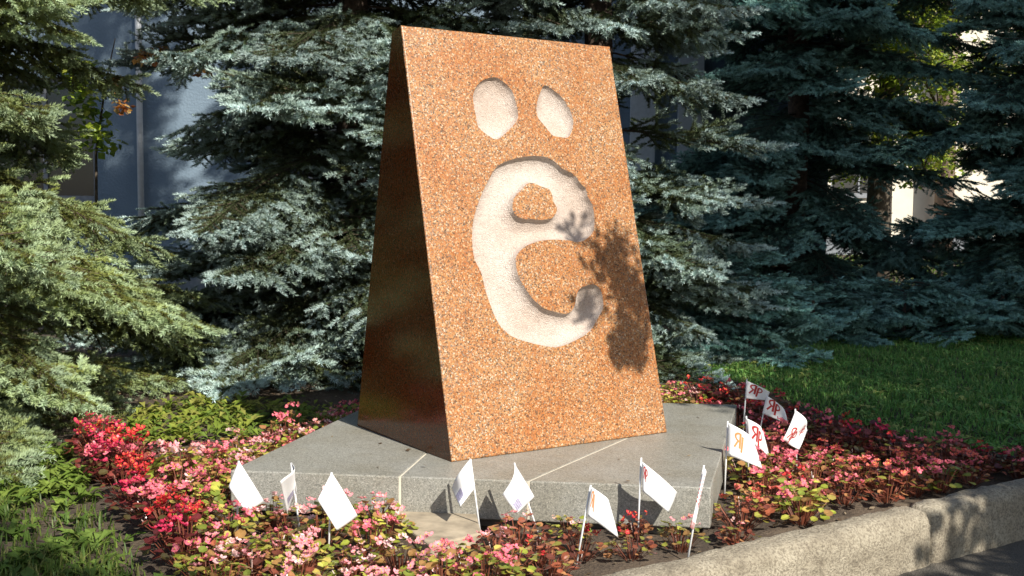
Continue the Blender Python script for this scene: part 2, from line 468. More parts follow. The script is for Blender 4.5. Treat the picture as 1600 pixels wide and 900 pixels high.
def shell(mp):
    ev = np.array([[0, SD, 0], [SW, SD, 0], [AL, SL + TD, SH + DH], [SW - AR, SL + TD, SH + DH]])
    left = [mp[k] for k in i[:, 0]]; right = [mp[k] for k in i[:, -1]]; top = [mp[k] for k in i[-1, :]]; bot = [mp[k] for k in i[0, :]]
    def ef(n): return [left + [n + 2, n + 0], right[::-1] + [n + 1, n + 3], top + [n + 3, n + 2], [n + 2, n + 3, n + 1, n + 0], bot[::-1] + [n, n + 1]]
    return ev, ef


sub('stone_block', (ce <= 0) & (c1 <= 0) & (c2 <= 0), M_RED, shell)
tag(sub('carved_letter', ce > 0, M_PALE), 'pale rough recess in the shape of a rounded letter e')
tag(sub('carved_dot', c1 > 0, M_PALE)); tag(sub('carved_dot', c2 > 0, M_PALE))

# ------------------------------------------------------------------ buildings
M_WALL, n_, l_, p_ = mat('shade_blue_render')  # wall's shade put into the render's colour, darker and bluer
t1 = tex(n_, l_, 'Noise', 1.2, Detail=8.0); t2 = tex(n_, l_, 'Noise', 30, Detail=5.0)
l_.new(ramp(n_, l_, t1.outputs['Fac'], [(.3, (.14, .195, .25)), (.7, (.20, .265, .33))]), p_.inputs['Base Color']); p_.inputs['Roughness'].default_value = .9
bump(n_, l_, p_, t2.outputs['Fac'], .01)
M_CREAM = plain('cream_render', (.72, .66, .54), .9, .08, 2)
M_GLASS, n_, l_, p_ = mat('window_glass'); p_.inputs['Base Color'].default_value = (.03, .035, .04, 1); p_.inputs['Roughness'].default_value = .05
M_FRAME = plain('window_frame_paint', (.22, .23, .25), .5)
M_WHITE = plain('white_pipe_paint', (.70, .72, .74), .5, .08)
M_PILLAR = plain('brown_column_paint', (.24, .17, .13), .7)


def building(name, x0, x1, y, h, wins, wmat, label, base=None):
    root = empty(name, ((x0 + x1) / 2, y, 0), label=label, cat='building'); ox = (x0 + x1) / 2
    b = MB(); D = .28                                     # front wall in strips round the openings
    wins = sorted(wins); xs = x0
    cols = sorted(set((a, c) for a, c, _, _ in wins))
    for a, c in cols:
        b.box(xs - ox, a - ox, 0, D, -.3, h)
        zz = -.3
        for (a2, c2, z0, z1) in [q for q in wins if q[0] == a]:
            b.box(a - ox, c - ox, 0, D, zz, z0); zz = z1
        b.box(a - ox, c - ox, 0, D, zz, h); xs = c
    b.box(xs - ox, x1 - ox, 0, D, -.3, h)
    b.box(x0 - ox, x0 - ox + D, D, 8, -.3, h); b.box(x1 - ox - D, x1 - ox, D, 8, -.3, h)
    b.build('wall', wmat, root)
    b = MB(); b.box(x0 - ox - .3, x1 - ox + .3, -.35, 8.2, h, h + .25); b.build('roof', M_FRAME, root)
    if base: 
        b = MB(); b.box(x0 - ox, x1 - ox, -.06, -.002, -.3, base); b.build('wall_base', plain('base_paint', (.20, .22, .24), .9), root)
    for (a, c, z0, z1) in wins:
        f = MB(); t = .07
        f.box(a - ox, a - ox + t, .10, .17, z0, z1); f.box(c - ox - t, c - ox, .10, .17, z0, z1)
        f.box(a - ox + t, c - ox - t, .10, .17, z0, z0 + t); f.box(a - ox + t, c - ox - t, .10, .17, z1 - t, z1)
        mid = (a + c) / 2 - ox; f.box(mid - .03, mid + .03, .10, .17, z0 + t, z1 - t)
        fo = f.build('window', M_FRAME, root)
        g = MB(); g.box(a - ox + t, mid - .03, .13, .14, z0 + t, z1 - t); g.build('pane', M_GLASS, fo)
        g = MB(); g.box(mid + .03, c - ox - t, .13, .14, z0 + t, z1 - t); g.build('pane', M_GLASS, fo)
        s_ = MB(); s_.box(a - ox - .06, c - ox + .06, -.08, .09, z0 - .06, z0); s_.build('sill', M_FRAME, fo)
    return root, ox


gb, ox = building('grey_building', -12, 4.4, 16, 8.5, [(x, x + 1.5, z, z + 1.7) for x in (-10.6, -7.32, -3.6, -.6) for z in (1.35, 4.6)], M_WALL,
                  'shade toned grey blue rendered building half hidden behind the spruces', .55)
b = MB(); b.tube([(-5.17 - ox, -.09, -.2), (-5.17 - ox, -.09, 8.4)], .045, 8); b.build('downpipe', M_WHITE, gb, True)
for x in (1.62, 2.28):
    b = MB(); b.box(x - ox, x + .34 - ox, -.12, -.002, -.3, 8.4); b.build('pilaster', M_WHITE, gb)
cb, ox = building('cream_building', 7.5, 30, 31, 9, [(x, x + 1.6, z, z + 1.9) for x in (8.6, 14.5, 18.5, 22.5) for z in (1.6, 5.2)], M_CREAM,
                  'sunlit cream building far off between the right-hand spruces', .5)
for x in (11.5, 17):
    b = MB(); b.tube([(x - ox, -.5, -.2), (x - ox, -.5, 8.9)], .25, 12); b.build('column', M_PILLAR, cb, True)

# ------------------------------------------------------------------ spruces
def shoot_template(n, r):
    t = r.random(n) ** .9; ph = r.normal(math.pi / 2, 1.25, n); tilt = R(58) + r.normal(0, .16, n) - .35 * (t > .85)
    d = np.stack([np.cos(tilt), np.sin(tilt) * np.cos(ph), np.sin(tilt) * np.sin(ph)], -1)
    ln = .0245 * r.uniform(.8, 1.15, n) * (1 - .2 * t)
    s = np.cross(d, r.normal(size=(n, 3))); s /= np.linalg.norm(s, axis=1)[:, None]
    return t, d, ln, s


TEMPL = [shoot_template(72, np.random.default_rng(k)) for k in range(4)]


def spruce_branch(L, seed, hang=0.0, droop=.28, tip=.22):
    r = np.random.default_rng(seed); segs = []; tubes = MB()
    def axis_p(s): return np.array([L * s * (1 - .05 * s), .06 * L * math.sin(3 * s + seed), L * (.05 * s - droop * s * s + tip * s ** 3)])
    N = max(6, int(L / .10)); A = [axis_p(k / N) for k in range(N + 1)]
    tubes.tube(A, [.003 + .011 * L / 2 * (1 - k / N) for k in range(N + 1)], 5, False)
    def chain(p, d, length, age_tip, depth):
        n = max(1, int(round(length / .09))); sl = length / n; pts = [p]
        for k in range(n):
            d = d + r.normal(0, .07, 3) + np.array([0, 0, -.05 * hang * (1 if depth else .6) + .02]); d = d / np.linalg.norm(d)
            last = k == n - 1
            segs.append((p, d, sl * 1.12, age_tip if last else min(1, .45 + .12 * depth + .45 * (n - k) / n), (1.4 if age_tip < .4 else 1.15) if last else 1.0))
            p = p + d * sl; pts.append(p)
        return pts, d
    s = .10
    while s < .985:
        s += .066 / L * r.uniform(.8, 1.2)
        if s >= .985: break
        base = axis_p(s); ax = axis_p(min(1, s + .02)) - axis_p(s - .02); ax /= np.linalg.norm(ax)
        sideways = np.cross((0, 0, 1), ax); sideways /= np.linalg.norm(sideways)
        for sg in (-1, 1):
            ln = min(.62, (1 - s) * L * .52 + .07) * r.uniform(.65, 1.15) * (min(1, .45 + s * 1.6))
            an = R(r.uniform(42, 62)); d = ax * math.cos(an) + sg * sideways * math.sin(an) + np.array([0, 0, r.normal(0, .13) - .18 * hang])
            pts, dd = chain(base, d / np.linalg.norm(d), ln, r.uniform(0, .25), 0)
            if len(pts) > 2: tubes.tube([pts[0], pts[len(pts) // 2], pts[-1]], [.005, .004, .0025], 3, False)
            for k, q in enumerate(pts[1:-1]):
                dl = (len(pts) - 2 - k) / max(1, len(pts) - 1) * .45 * ln + .055
                dv = pts[k + 2] - q; dv /= np.linalg.norm(dv); sv = np.cross((0, 0, 1), dv); sv /= np.linalg.norm(sv) + 1e-6
                for sg2 in (-1, 1):
                    if r.random() < .12: continue
                    an = R(r.uniform(40, 65))
                    d2 = dv * math.cos(an) + sg2 * sv * math.sin(an) + np.array([0, 0, r.normal(.02, .2) - .55 * hang * r.random()])
                    chain(q, d2 / np.linalg.norm(d2), min(dl, .26) * r.uniform(.7, 1.2), float(np.clip(r.uniform(0, .3) + .85 * (1 - s) * (1 - (k + 1) / len(pts)), 0, 1)), 1)
    for k in range(2, N):
        dd = A[k + 1] - A[k]; l_ = np.linalg.norm(dd); segs.append((A[k], dd / l_, l_ * 1.05, .9, 1.0)); segs.append((A[k] + (0, 0, .004), dd / l_, l_ * 1.05, .7, 1.0))
    e = axis_p(1) - axis_p(.97); chain(A[-1], e / np.linalg.norm(e), .09, 0, 0)
    P = np.array([q[0] for q in segs]); Dv = np.array([q[1] for q in segs]); Ln = np.array([q[2] for q in segs]); Ag = np.array([q[3] for q in segs]); Th = np.array([q[4] for q in segs])
    Yv = np.cross((0, 0, 1), Dv); Yv /= np.linalg.norm(Yv, axis=1)[:, None] + 1e-6; Zv = np.cross(Dv, Yv)
    which = r.integers(0, 4, len(P)); VV = []; AA = []
    for k in range(4):
        I = np.where(which == k)[0]; t, d, ln, s_ = TEMPL[k]
        M3 = np.stack([Dv[I], Yv[I], Zv[I]], 1)
        base = P[I][:, None] + (t[None, :, None] * Ln[I][:, None, None]) * Dv[I][:, None]
        nd = np.einsum('nk,mkj->mnj', d, M3); sd = np.einsum('nk,mkj->mnj', s_, M3)
        tipv = base + nd * (ln[None, :, None] * Th[I][:, None, None]); wv = sd * .0030
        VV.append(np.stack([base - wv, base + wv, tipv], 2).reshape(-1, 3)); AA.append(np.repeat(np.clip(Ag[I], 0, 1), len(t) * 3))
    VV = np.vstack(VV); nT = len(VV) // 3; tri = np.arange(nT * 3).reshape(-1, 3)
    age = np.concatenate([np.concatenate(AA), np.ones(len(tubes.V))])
    tf = np.array(tubes.F if all(len(f) == 4 for f in tubes.F) else [f for f in tubes.F if len(f) == 4]) + nT * 3
    return mesh('branch', np.vstack([VV, np.array(tubes.V)]), [tri, tf], [M_NEEDLE, M_TWIG], np.concatenate([np.zeros(nT), np.ones(len(tf))]), attr=age)


LENS = (2.7, 2.0, 1.4, .85)
BRANCH = {(L, h): [spruce_branch(L, int(L * 100) + 7 * k + int(h * 31), h, .31 + .08 * h, .22) for k in range(3)] for L in LENS for h in (0.1, .9)}


def pix(p):
    d = np.asarray(p, float) - EYE; z = d @ fw; return 800 + F * (d @ rt) / z, 450 - F * (d @ up) / z


# open gaps between the crowns (as seen from the path): the wall on the left, the trees and building on the right
GAPS = [[(125, 145), (160, 125), (205, 110), (220, 215), (325, 245), (330, 305), (235, 312), (180, 260), (135, 190)], [(1000, 130), (1050, 130), (1045, 230), (985, 290), (985, 200)],
        [(1440, -20), (1485, -20), (1482, 120), (1468, 260), (1478, 345), (1405, 345), (1400, 295), (1440, 230), (1450, 120)], [(1395, 415), (1470, 410), (1460, 462), (1410, 462)]]

LEFT_GAPS = [[(300, 60), (460, 60), (460, 325), (310, 325), (215, 235), (225, 130), (300, 110)], [(95, 440), (180, 450), (240, 530), (215, 590), (150, 520)]]


def spruce(x, y, H, base, label, nm, hang, z0=.25, seed=0, droop=12, ages=None, per=7, dz=.31, power=.85):
    r = np.random.default_rng(seed)
    root = empty('spruce_tree', (x, y, 0), label=label, cat='spruce', group='spruces around the monument')
    th = H if H > 5 else H * .45; b = MB(); zs = np.linspace(-.2, th, 12)
    b.tube([(.03 * math.sin(z * 2 + seed), .03 * math.cos(z), z) for z in zs], [.006 + (.15 if H > 5 else .02) * (1 - max(0, z) / H) for z in zs], 10); b.build('trunk', M_BARK, root, True)
    z = z0; a0 = r.uniform(0, 6)
    while z < H - .4:
        if z > 6: per = 5
        fr = z / H; L = base * (1 - fr) ** power
        for k in range(per):
            a = a0 + k * 2 * math.pi / per + r.normal(0, .13); Lb = L * r.uniform(.72, 1.12)
            if Lb < .3: continue
            key = min(LENS, key=lambda q: abs(math.log(q / Lb)))
            h = .9 if r.random() < hang else .1
            el = R(-droop * (1 - fr * 2.2) + r.normal(0, 5))
            if z < .5: el = R(max(math.degrees(el), -6))
            pp = [pix((x + Lb * t * math.cos(a), y + Lb * t * math.sin(a), z + Lb * t * math.sin(el) - .07 * Lb * t * t)) for t in (.45, .62, .8, .97)]
            if H > 5 and any(inpoly(q, g) for q in (pp[2:] if nm is KIND_OLIVE else pp) for g in GAPS): continue
            if nm is KIND_OLIVE and any(inpoly(q, g) for q in pp[2:] for g in LEFT_GAPS): continue
            me = BRANCH[(key, h)][r.integers(0, 3)]
            o = link('branch', me, root); o.location = (.06 * math.cos(a), .06 * math.sin(a), z + r.normal(0, .06)); s = Lb / key
            o.scale = (s, s, s)
            o.rotation_euler = (r.normal(0, .12), -el, a)
            o.color = nm
        z += dz * r.uniform(.8, 1.2); a0 += 2.4
    return root


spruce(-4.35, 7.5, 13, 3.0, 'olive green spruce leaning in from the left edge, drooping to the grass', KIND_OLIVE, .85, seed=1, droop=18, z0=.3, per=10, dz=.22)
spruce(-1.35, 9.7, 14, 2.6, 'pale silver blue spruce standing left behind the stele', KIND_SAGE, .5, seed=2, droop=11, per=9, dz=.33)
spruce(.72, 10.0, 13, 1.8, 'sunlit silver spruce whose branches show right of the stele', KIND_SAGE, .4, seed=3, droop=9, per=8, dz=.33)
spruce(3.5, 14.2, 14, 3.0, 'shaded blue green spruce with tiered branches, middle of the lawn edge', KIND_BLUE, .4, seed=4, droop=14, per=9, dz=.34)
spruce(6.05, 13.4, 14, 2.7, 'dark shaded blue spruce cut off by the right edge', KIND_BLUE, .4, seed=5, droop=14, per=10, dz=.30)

for (x, y, H, bs, sd, lab) in ((2.15, 10.3, .95, .95, 21, 'low spreading blue spruce shrub beside the foot of the sunlit silver spruce'), (3.1, 11.6, .6, .9, 22, 'small dark spruce shrub in the middle of the lawn edge'),
                               (4.15, 11.9, .65, 1.15, 23, 'flat spreading spruce shrub on the lawn under the gap with the sunlit grass'), (5.2, 12.0, .6, 1.0, 24, 'flat spruce shrub nearest the right edge of the lawn')):
    spruce(x, y, H + .4, bs, lab, KIND_BLUE, .1, z0=.12, seed=sd, droop=-8, per=9, dz=.16)

# ------------------------------------------------------------------ broadleaved trees
def leaf_cloud(n, r, rad, size, cols, flat=.5, lobes=False):
    c = r.normal(size=(n, 3)); c /= np.linalg.norm(c, axis=1)[:, None]; c *= (r.random(n) ** .45)[:, None] * rad; c[:, 2] *= flat
    d = r.normal(size=(n, 3)); d[:, 2] = d[:, 2] * .5 - .35; d /= np.linalg.norm(d, axis=1)[:, None]
    s = np.cross(d, r.normal(size=(n, 3)) * .5 + (0, 0, 1)); s /= np.linalg.norm(s, axis=1)[:, None]; nn = np.cross(d, s)
    sz = size * r.uniform(.6, 1.2, n)[:, None]
    a = c; m1 = c + d * sz * .45 + s * sz * .42 + nn * sz * .08; m2 = c + d * sz * .45 - s * sz * .42 + nn * sz * .08; e = c + d * sz
    V = np.stack([a, m1, e, m2], 1).reshape(-1, 3); i = np.arange(n)[:, None] * 4
    tri = np.concatenate([i + [0, 1, 2], i + [0, 2, 3]])
    col = np.repeat(np.array(cols)[r.integers(0, len(cols), n)] * r.uniform(.7, 1.25, (n, 1)), 4, 0)
    return V, tri, col


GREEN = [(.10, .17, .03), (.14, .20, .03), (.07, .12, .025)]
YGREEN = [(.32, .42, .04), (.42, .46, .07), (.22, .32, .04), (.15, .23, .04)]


def bough_mesh(seed, cols, n=260, rad=.75, size=.11):
    r = np.random.default_rng(seed); V, tri, col = leaf_cloud(n, r, rad, size, cols, .55)
    b = MB()
    for k in range(5):
        q = r.normal(size=3) * rad * .5; b.tube([(0, 0, -rad * .4), q * .5, q], [.02, .012, .005], 4, False)
    tf = np.array(b.F) + len(V)
    return mesh('foliage', np.vstack([V, b.V]), [tri, tf], [M_TREELEAF, M_DBARK], np.concatenate([np.zeros(len(tri)), np.ones(len(tf))]), col=np.vstack([col, np.full((len(b.V), 3), .05)]))


BOUGH = [bough_mesh(k, GREEN) for k in range(4)]
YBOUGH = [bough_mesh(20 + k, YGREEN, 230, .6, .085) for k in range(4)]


def leafy_tree(x, y, ctr, rad, nb, meshes, label, seed, trunk_r=.16, extra=()):
    r = np.random.default_rng(seed); root = empty('broadleaved_tree', (x, y, 0), label=label, cat='tree')
    b = MB(); c = np.array(ctr); rad = np.array(rad)
    b.tube([(0, 0, -.2), (.03, .02, c[2] * .5), (c[0] * .5, c[1] * .5, c[2] * .8), (c[0], c[1], c[2] + rad[2] * .5)], [trunk_r, trunk_r * .8, trunk_r * .6, trunk_r * .2], 10, True)
    pts = []
    for k in range(nb):
        d = r.normal(size=3); d /= np.linalg.norm(d); p = c + d * rad * (r.random() ** .4) * .92; pts.append(p)
    for k in range(12):
        p = pts[k]; b.tube([(c[0] * .3, c[1] * .3, c[2] * .7), (c[0] * .5 + p[0] * .35, c[1] * .5 + p[1] * .35, .5 * c[2] + .5 * p[2]), p], [trunk_r * .5, trunk_r * .3, .02], 6, False)
    for p in extra:
        q = np.array(p); b.tube([(0, 0, q[2] * .62), q * (.5, .5, 1) - (0, 0, .2), q], [.07, .045, .012], 6, False)
    b.build('trunk', M_DBARK, root, True)
    for p in pts + [np.array(q) for q in extra]:
        o = link('foliage', meshes[r.integers(0, len(meshes))], root); o.location = p; o.rotation_euler = (r.normal(0, .3), r.normal(0, .3), r.uniform(0, 6.3))
        s = r.uniform(.8, 1.2); o.scale = (s, s, s)
    return root


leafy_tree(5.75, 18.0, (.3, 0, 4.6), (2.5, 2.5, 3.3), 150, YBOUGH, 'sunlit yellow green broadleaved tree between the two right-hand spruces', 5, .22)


def along(a, bb, v):
    """point bb metres sunward of a place given in the plane across the sun's rays"""
    z = (v + bb * .643) / .766
    return .819 * a + .574 * bb, .574 * a - .819 * bb, z


x, y, z = along(7.75, 2.0, 1.6)
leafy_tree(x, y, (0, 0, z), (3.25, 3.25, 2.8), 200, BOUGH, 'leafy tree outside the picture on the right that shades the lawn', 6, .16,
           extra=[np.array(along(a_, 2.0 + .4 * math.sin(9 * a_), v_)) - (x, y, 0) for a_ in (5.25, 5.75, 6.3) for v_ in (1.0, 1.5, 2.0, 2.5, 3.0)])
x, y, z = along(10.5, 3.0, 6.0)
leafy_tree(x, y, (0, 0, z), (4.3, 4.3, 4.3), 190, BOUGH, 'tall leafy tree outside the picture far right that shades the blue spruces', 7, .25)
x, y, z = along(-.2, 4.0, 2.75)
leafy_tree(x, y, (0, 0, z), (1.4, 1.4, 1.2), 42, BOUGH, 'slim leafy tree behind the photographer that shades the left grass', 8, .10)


def stele_shade(px, py, dist):
    uu, ss = face_uv(px, py); p = np.array([BX, BY, ZB]) + ex * uu + ey * ss * T[1] + np.array([0, 0, ss * T[2]])
    return p + S * dist


# ------------------------------------------------------------------ begonias
def leaf_fan(c, d, nn, size, r):
    """rounded, slightly cupped leaf: rim fan round a raised middle"""
    s = np.cross(nn, d); V = [c + d * size * .45 - nn * size * .07]
    for k in range(7):
        t = 2 * math.pi * k / 7 + math.pi; q = .5 * size * (1 if k else .85)
        V.append(c + d * (size * .45 + math.cos(t) * q) + s * math.sin(t) * q * .86 + nn * size * .06 * math.sin(2 * t + 1))
    return V, [[0, 1 + k, 1 + (k + 1) % 7] for k in range(7)]


def foliage(seed, palette, n=58, rad=.112, h=.13):
    r = np.random.default_rng(seed); V = []; Fs = []; C = []; pal = np.array(palette)
    for k in range(n):
        a = r.uniform(0, 6.28); q = rad * math.sqrt(r.random()); z = .02 + h * (1 - (q / rad) ** 2 * .6) * r.uniform(.35, 1)
        c = np.array([q * math.cos(a), q * math.sin(a), z]); a2 = a + r.normal(0, .7); tl = r.uniform(-.5, .35)
        d = np.array([math.cos(a2) * math.cos(tl), math.sin(a2) * math.cos(tl), math.sin(tl)])
        nn = np.array([0, 0, 1.0]) + r.normal(0, .3, 3); nn -= d * (nn @ d); nn /= np.linalg.norm(nn)
        v, f = leaf_fan(c, d, nn, r.uniform(.024, .046), r); n0 = len(V); V += v; Fs += [[i + n0 for i in g] for g in f]
        col = pal[r.integers(0, len(pal))] * r.uniform(.7, 1.2); C += [col * 1.1] + [col * r.uniform(.85, 1.05)] * 7
        s = np.array([-d[1], d[0], 0]) * .0022; n0 = len(V)          # leaf stalk
        V += [np.array([c[0] * .25, c[1] * .25, -.01]) - s, np.array([c[0] * .25, c[1] * .25, -.01]) + s, c + s, c - s]; Fs.append([n0, n0 + 1, n0 + 2, n0 + 3]); C += [np.array((.22, .07, .04))] * 4
    tri = np.array([f for f in Fs if len(f) == 3]); qd = np.array([f for f in Fs if len(f) == 4])
    return mesh('foliage', V, [tri, qd], [M_LEAF], col=np.array(C))


def blossom(seed, col):
    r = np.random.default_rng(seed); V = []; Fs = []; C = []
    for k in range(r.integers(3, 5)):
        c0 = np.array([r.normal(0, .016), r.normal(0, .016), r.uniform(-.004, .018)]); ax = np.array([r.normal(0, .55), r.normal(0, .55) - .25, 1]); ax /= np.linalg.norm(ax)
        u = np.cross(ax, (1, .3, 0)); u /= np.linalg.norm(u); v = np.cross(ax, u)
        for j in range(4):
            t = j * math.pi / 2 + r.normal(0, .15) + k; d = u * math.cos(t) + v * math.sin(t); d = d * .9 + ax * .4
            vv, f = leaf_fan(c0, d, np.cross(d, np.cross(ax, d)), (.023 if j % 2 else .016) * r.uniform(.85, 1.15), r)
            n0 = len(V); V += vv; Fs += [[i + n0 for i in g] for g in f]; cc = np.array(col) * r.uniform(.8, 1.2); C += [np.minimum(1, cc * 1.25 + .04)] + [cc] * 7
        for j in range(5):                                             # yellow stamens
            q = c0 + ax * .008 + r.normal(0, .0025, 3); n0 = len(V); V += [q, q + u * .004, q + v * .004 + ax * .003]; Fs.append([n0, n0 + 1, n0 + 2]); C += [np.array((.75, .5, .06))] * 3
    return mesh('blossom', V, [np.array(Fs)], [M_PETAL], col=np.array(C))


P_GREEN = [(.34, .38, .05), (.46, .46, .08), (.22, .27, .045), (.36, .20, .07), (.50, .40, .10)]
P_BRONZE = [(.26, .075, .045), (.34, .10, .05), (.14, .045, .03), (.26, .25, .05), (.40, .19, .08)]
P_RED = [(.17, .03, .03), (.10, .022, .022), (.23, .055, .04), (.10, .08, .03)]
FOL = {'green': [foliage(k, P_GREEN) for k in range(5)], 'bronze': [foliage(30 + k, P_BRONZE) for k in range(5)], 'red': [foliage(60 + k, P_RED) for k in range(4)]}
BLO = {'red': [blossom(k, (.62, .035, .045)) for k in range(3)], 'crimson': [blossom(10 + k, (.58, .03, .10)) for k in range(3)], 'pink': [blossom(20 + k, (.80, .30, .34)) for k in range(4)],
       'coral': [blossom(30 + k, (.72, .16, .13)) for k in range(3)], 'rose': [blossom(40 + k, (.76, .17, .23)) for k in range(3)], 'pale': [blossom(50 + k, (.86, .52, .52)) for k in range(2)]}





bedpx = [(128, 690), (175, 760), (232, 832), (290, 880), (345, 930), (700, 990), (900, 925), (1080, 864), (1330, 808), (1600, 737), (1600, 726), (1480, 712), (1350, 684), (1240, 650), (1170, 622), (1050, 612), (980, 614),
         (520, 668), (450, 676), (410, 705), (330, 722), (230, 722), (160, 690)]
BED = [tuple(at(*p, z=.02)[:2]) for p in bedpx]
plate_in = [tuple(p) for p in inset(PLATE, -.09)]
stone_in = [tuple(at(*p, z=.03)[:2]) for p in ((592, 800), (640, 905), (735, 880), (775, 815))]
placed = []; plants = []
xs_ = [p[0] for p in BED]; ys_ = [p[1] for p in BED]
r = np.random.default_rng(5)
def seg_d(p, a, c):
    a = np.array(a); c = np.array(c); e = c - a; t = np.clip(((p - a) @ e) / (e @ e), 0, 1); return np.linalg.norm(p - a - t * e)
leftedge = BED[0:5]
for k in range(9000):
    p = np.array([r.uniform(min(xs_), max(xs_)), r.uniform(min(ys_), max(ys_))])
    if not inpoly(p, BED) or inpoly(p, plate_in) or inpoly(p, stone_in): continue
    if (p - K0) @ KN > -.07: continue
    sparse = p[0] > .25 and p[1] < 5.4
    dmin = .147 if not sparse else .185
    if any((p[0] - q[0]) ** 2 + (p[1] - q[1]) ** 2 < dmin ** 2 for q in placed): continue
    placed.append(p)
    le = min(seg_d(p, a, c) for a, c in zip(leftedge[:-1], leftedge[1:]))
    if le < .17 and p[0] < -1.2: cs, fo, nb, hs = r.choice(['red', 'crimson', 'red', 'rose']), 'red', 9, 1.1
    elif p[0] < -.55 or (p[1] < 4.9 and p[0] < .1): cs, fo, nb, hs = r.choice(['pink', 'pink', 'pink', 'rose', 'rose']), ('green' if r.random() < .74 else 'bronze'), 5, 1.0
    elif p[1] < 5.0 and p[0] < .95: cs, fo, nb, hs = r.choice(['coral', 'pink', 'red']), ('bronze' if r.random() < .55 else 'green'), 2.5, .85
    elif p[1] > 6.75 and p[0] < 1.3: cs, fo, nb, hs = r.choice(['pink', 'rose']), 'green', 3, .85
    elif p[1] > 5.9: cs, fo, nb, hs = r.choice(['rose', 'crimson', 'red']), ('red' if r.random() < .75 else 'bronze'), 2.6, 1.05  # right wing: mostly maroon leaves, shade put into their darker colour
    else: cs, fo, nb, hs = r.choice(['red', 'coral', 'rose', 'rose']), ('bronze' if r.random() < .7 else 'green'), 5, 1.0
    plants.append((p, str(cs), fo, nb, hs))
LAND = [('the leftmost flag', (-1.10, 4.55)), ('the narrow flag', (-.86, 4.60)), ('the large blank flag', (-.70, 4.38)), ('the broken paving stone', (-.32, 4.72)), ('the diamond flag', (.13, 4.45)),
        ('the curling flag', (.25, 4.35)), ('the shadow casting flag', (.52, 4.65)), ('the rolled up flag', (.70, 4.42)), ('the left plinth corner', (-1.25, 4.99)), ('the rear left plinth corner', (-.76, 6.9)),
        ('the right plinth corner', (.85, 4.75)), ('the back right plinth corner', (1.35, 6.75)), ('the rightmost flag', (1.42, 5.75)), ('the kerb joint', (1.83, 5.2)), ('the far left bed tip', tuple(BED[0])),
        ('the left edge middle', tuple(BED[2])), ('the right bed end', (2.75, 6.0))]
CNAME = {'red': 'red', 'crimson': 'crimson', 'rose': 'rose red', 'coral': 'coral', 'pink': 'pink'}
LNAME = {'green': 'yellow green', 'bronze': 'bronze', 'red': 'maroon'}
ORD = ['nearest', 'second nearest', 'third nearest', 'fourth nearest', 'fifth nearest', 'sixth nearest', 'seventh nearest', 'eighth nearest', 'ninth nearest', 'tenth nearest']
def side(p, l):
    d = p - np.array(l); return ('left of' if d[0] < 0 else 'right of') if abs(d[0]) > abs(d[1]) else ('in front of' if d[1] < 0 else 'behind')
def rank(k, l):
    p, c, fo = plants[k][:3]; sd = side(p, l); me = np.linalg.norm(p - np.array(l))
    return sum(1 for q in plants if q[1] == c and q[2] == fo and side(q[0], l) == sd and np.linalg.norm(q[0] - np.array(l)) < me - 1e-9)
for k, (p, cs, fo, nb, hs) in enumerate(plants):
    name, l = min(LAND, key=lambda q: rank(k, q[1]) + .8 * np.linalg.norm(p - np.array(q[1])))
    lab = f"{(ORD + ['eleventh nearest', 'twelfth nearest', 'thirteenth nearest'])[min(12, rank(k, l))]} {CNAME[cs]} begonia with {LNAME[fo]} leaves {side(p, l)} {name}"
    root = empty('begonia_plant', (p[0], p[1], float(gz(p[0], p[1]))), r.uniform(0, 6.28), label=lab, cat='begonia', group='begonias bedded around the plinth')
    s = hs * r.uniform(.85, 1.2); root.scale = (s, s, s * r.uniform(.8, 1.15))
    fm = FOL[fo]; link('foliage', fm[r.integers(0, len(fm))], root)
    for q_ in range(max(1, int(round(r.normal(nb * 1.35, 1.5))))):
        bl = BLO['pale' if cs == 'pink' and r.random() < .4 else cs]; a = r.uniform(0, 6.28); d = .09 * math.sqrt(r.random())
        o = link('blossom', bl[r.integers(0, len(bl))], root); o.location = (d * math.cos(a), d * math.sin(a), .165 - d * .55 + r.normal(0, .012)); o.rotation_euler = (0, 0, r.uniform(-1, 1)); s = r.uniform(.52, .88); o.scale = (s, s, s)
print('begonias', len(placed))

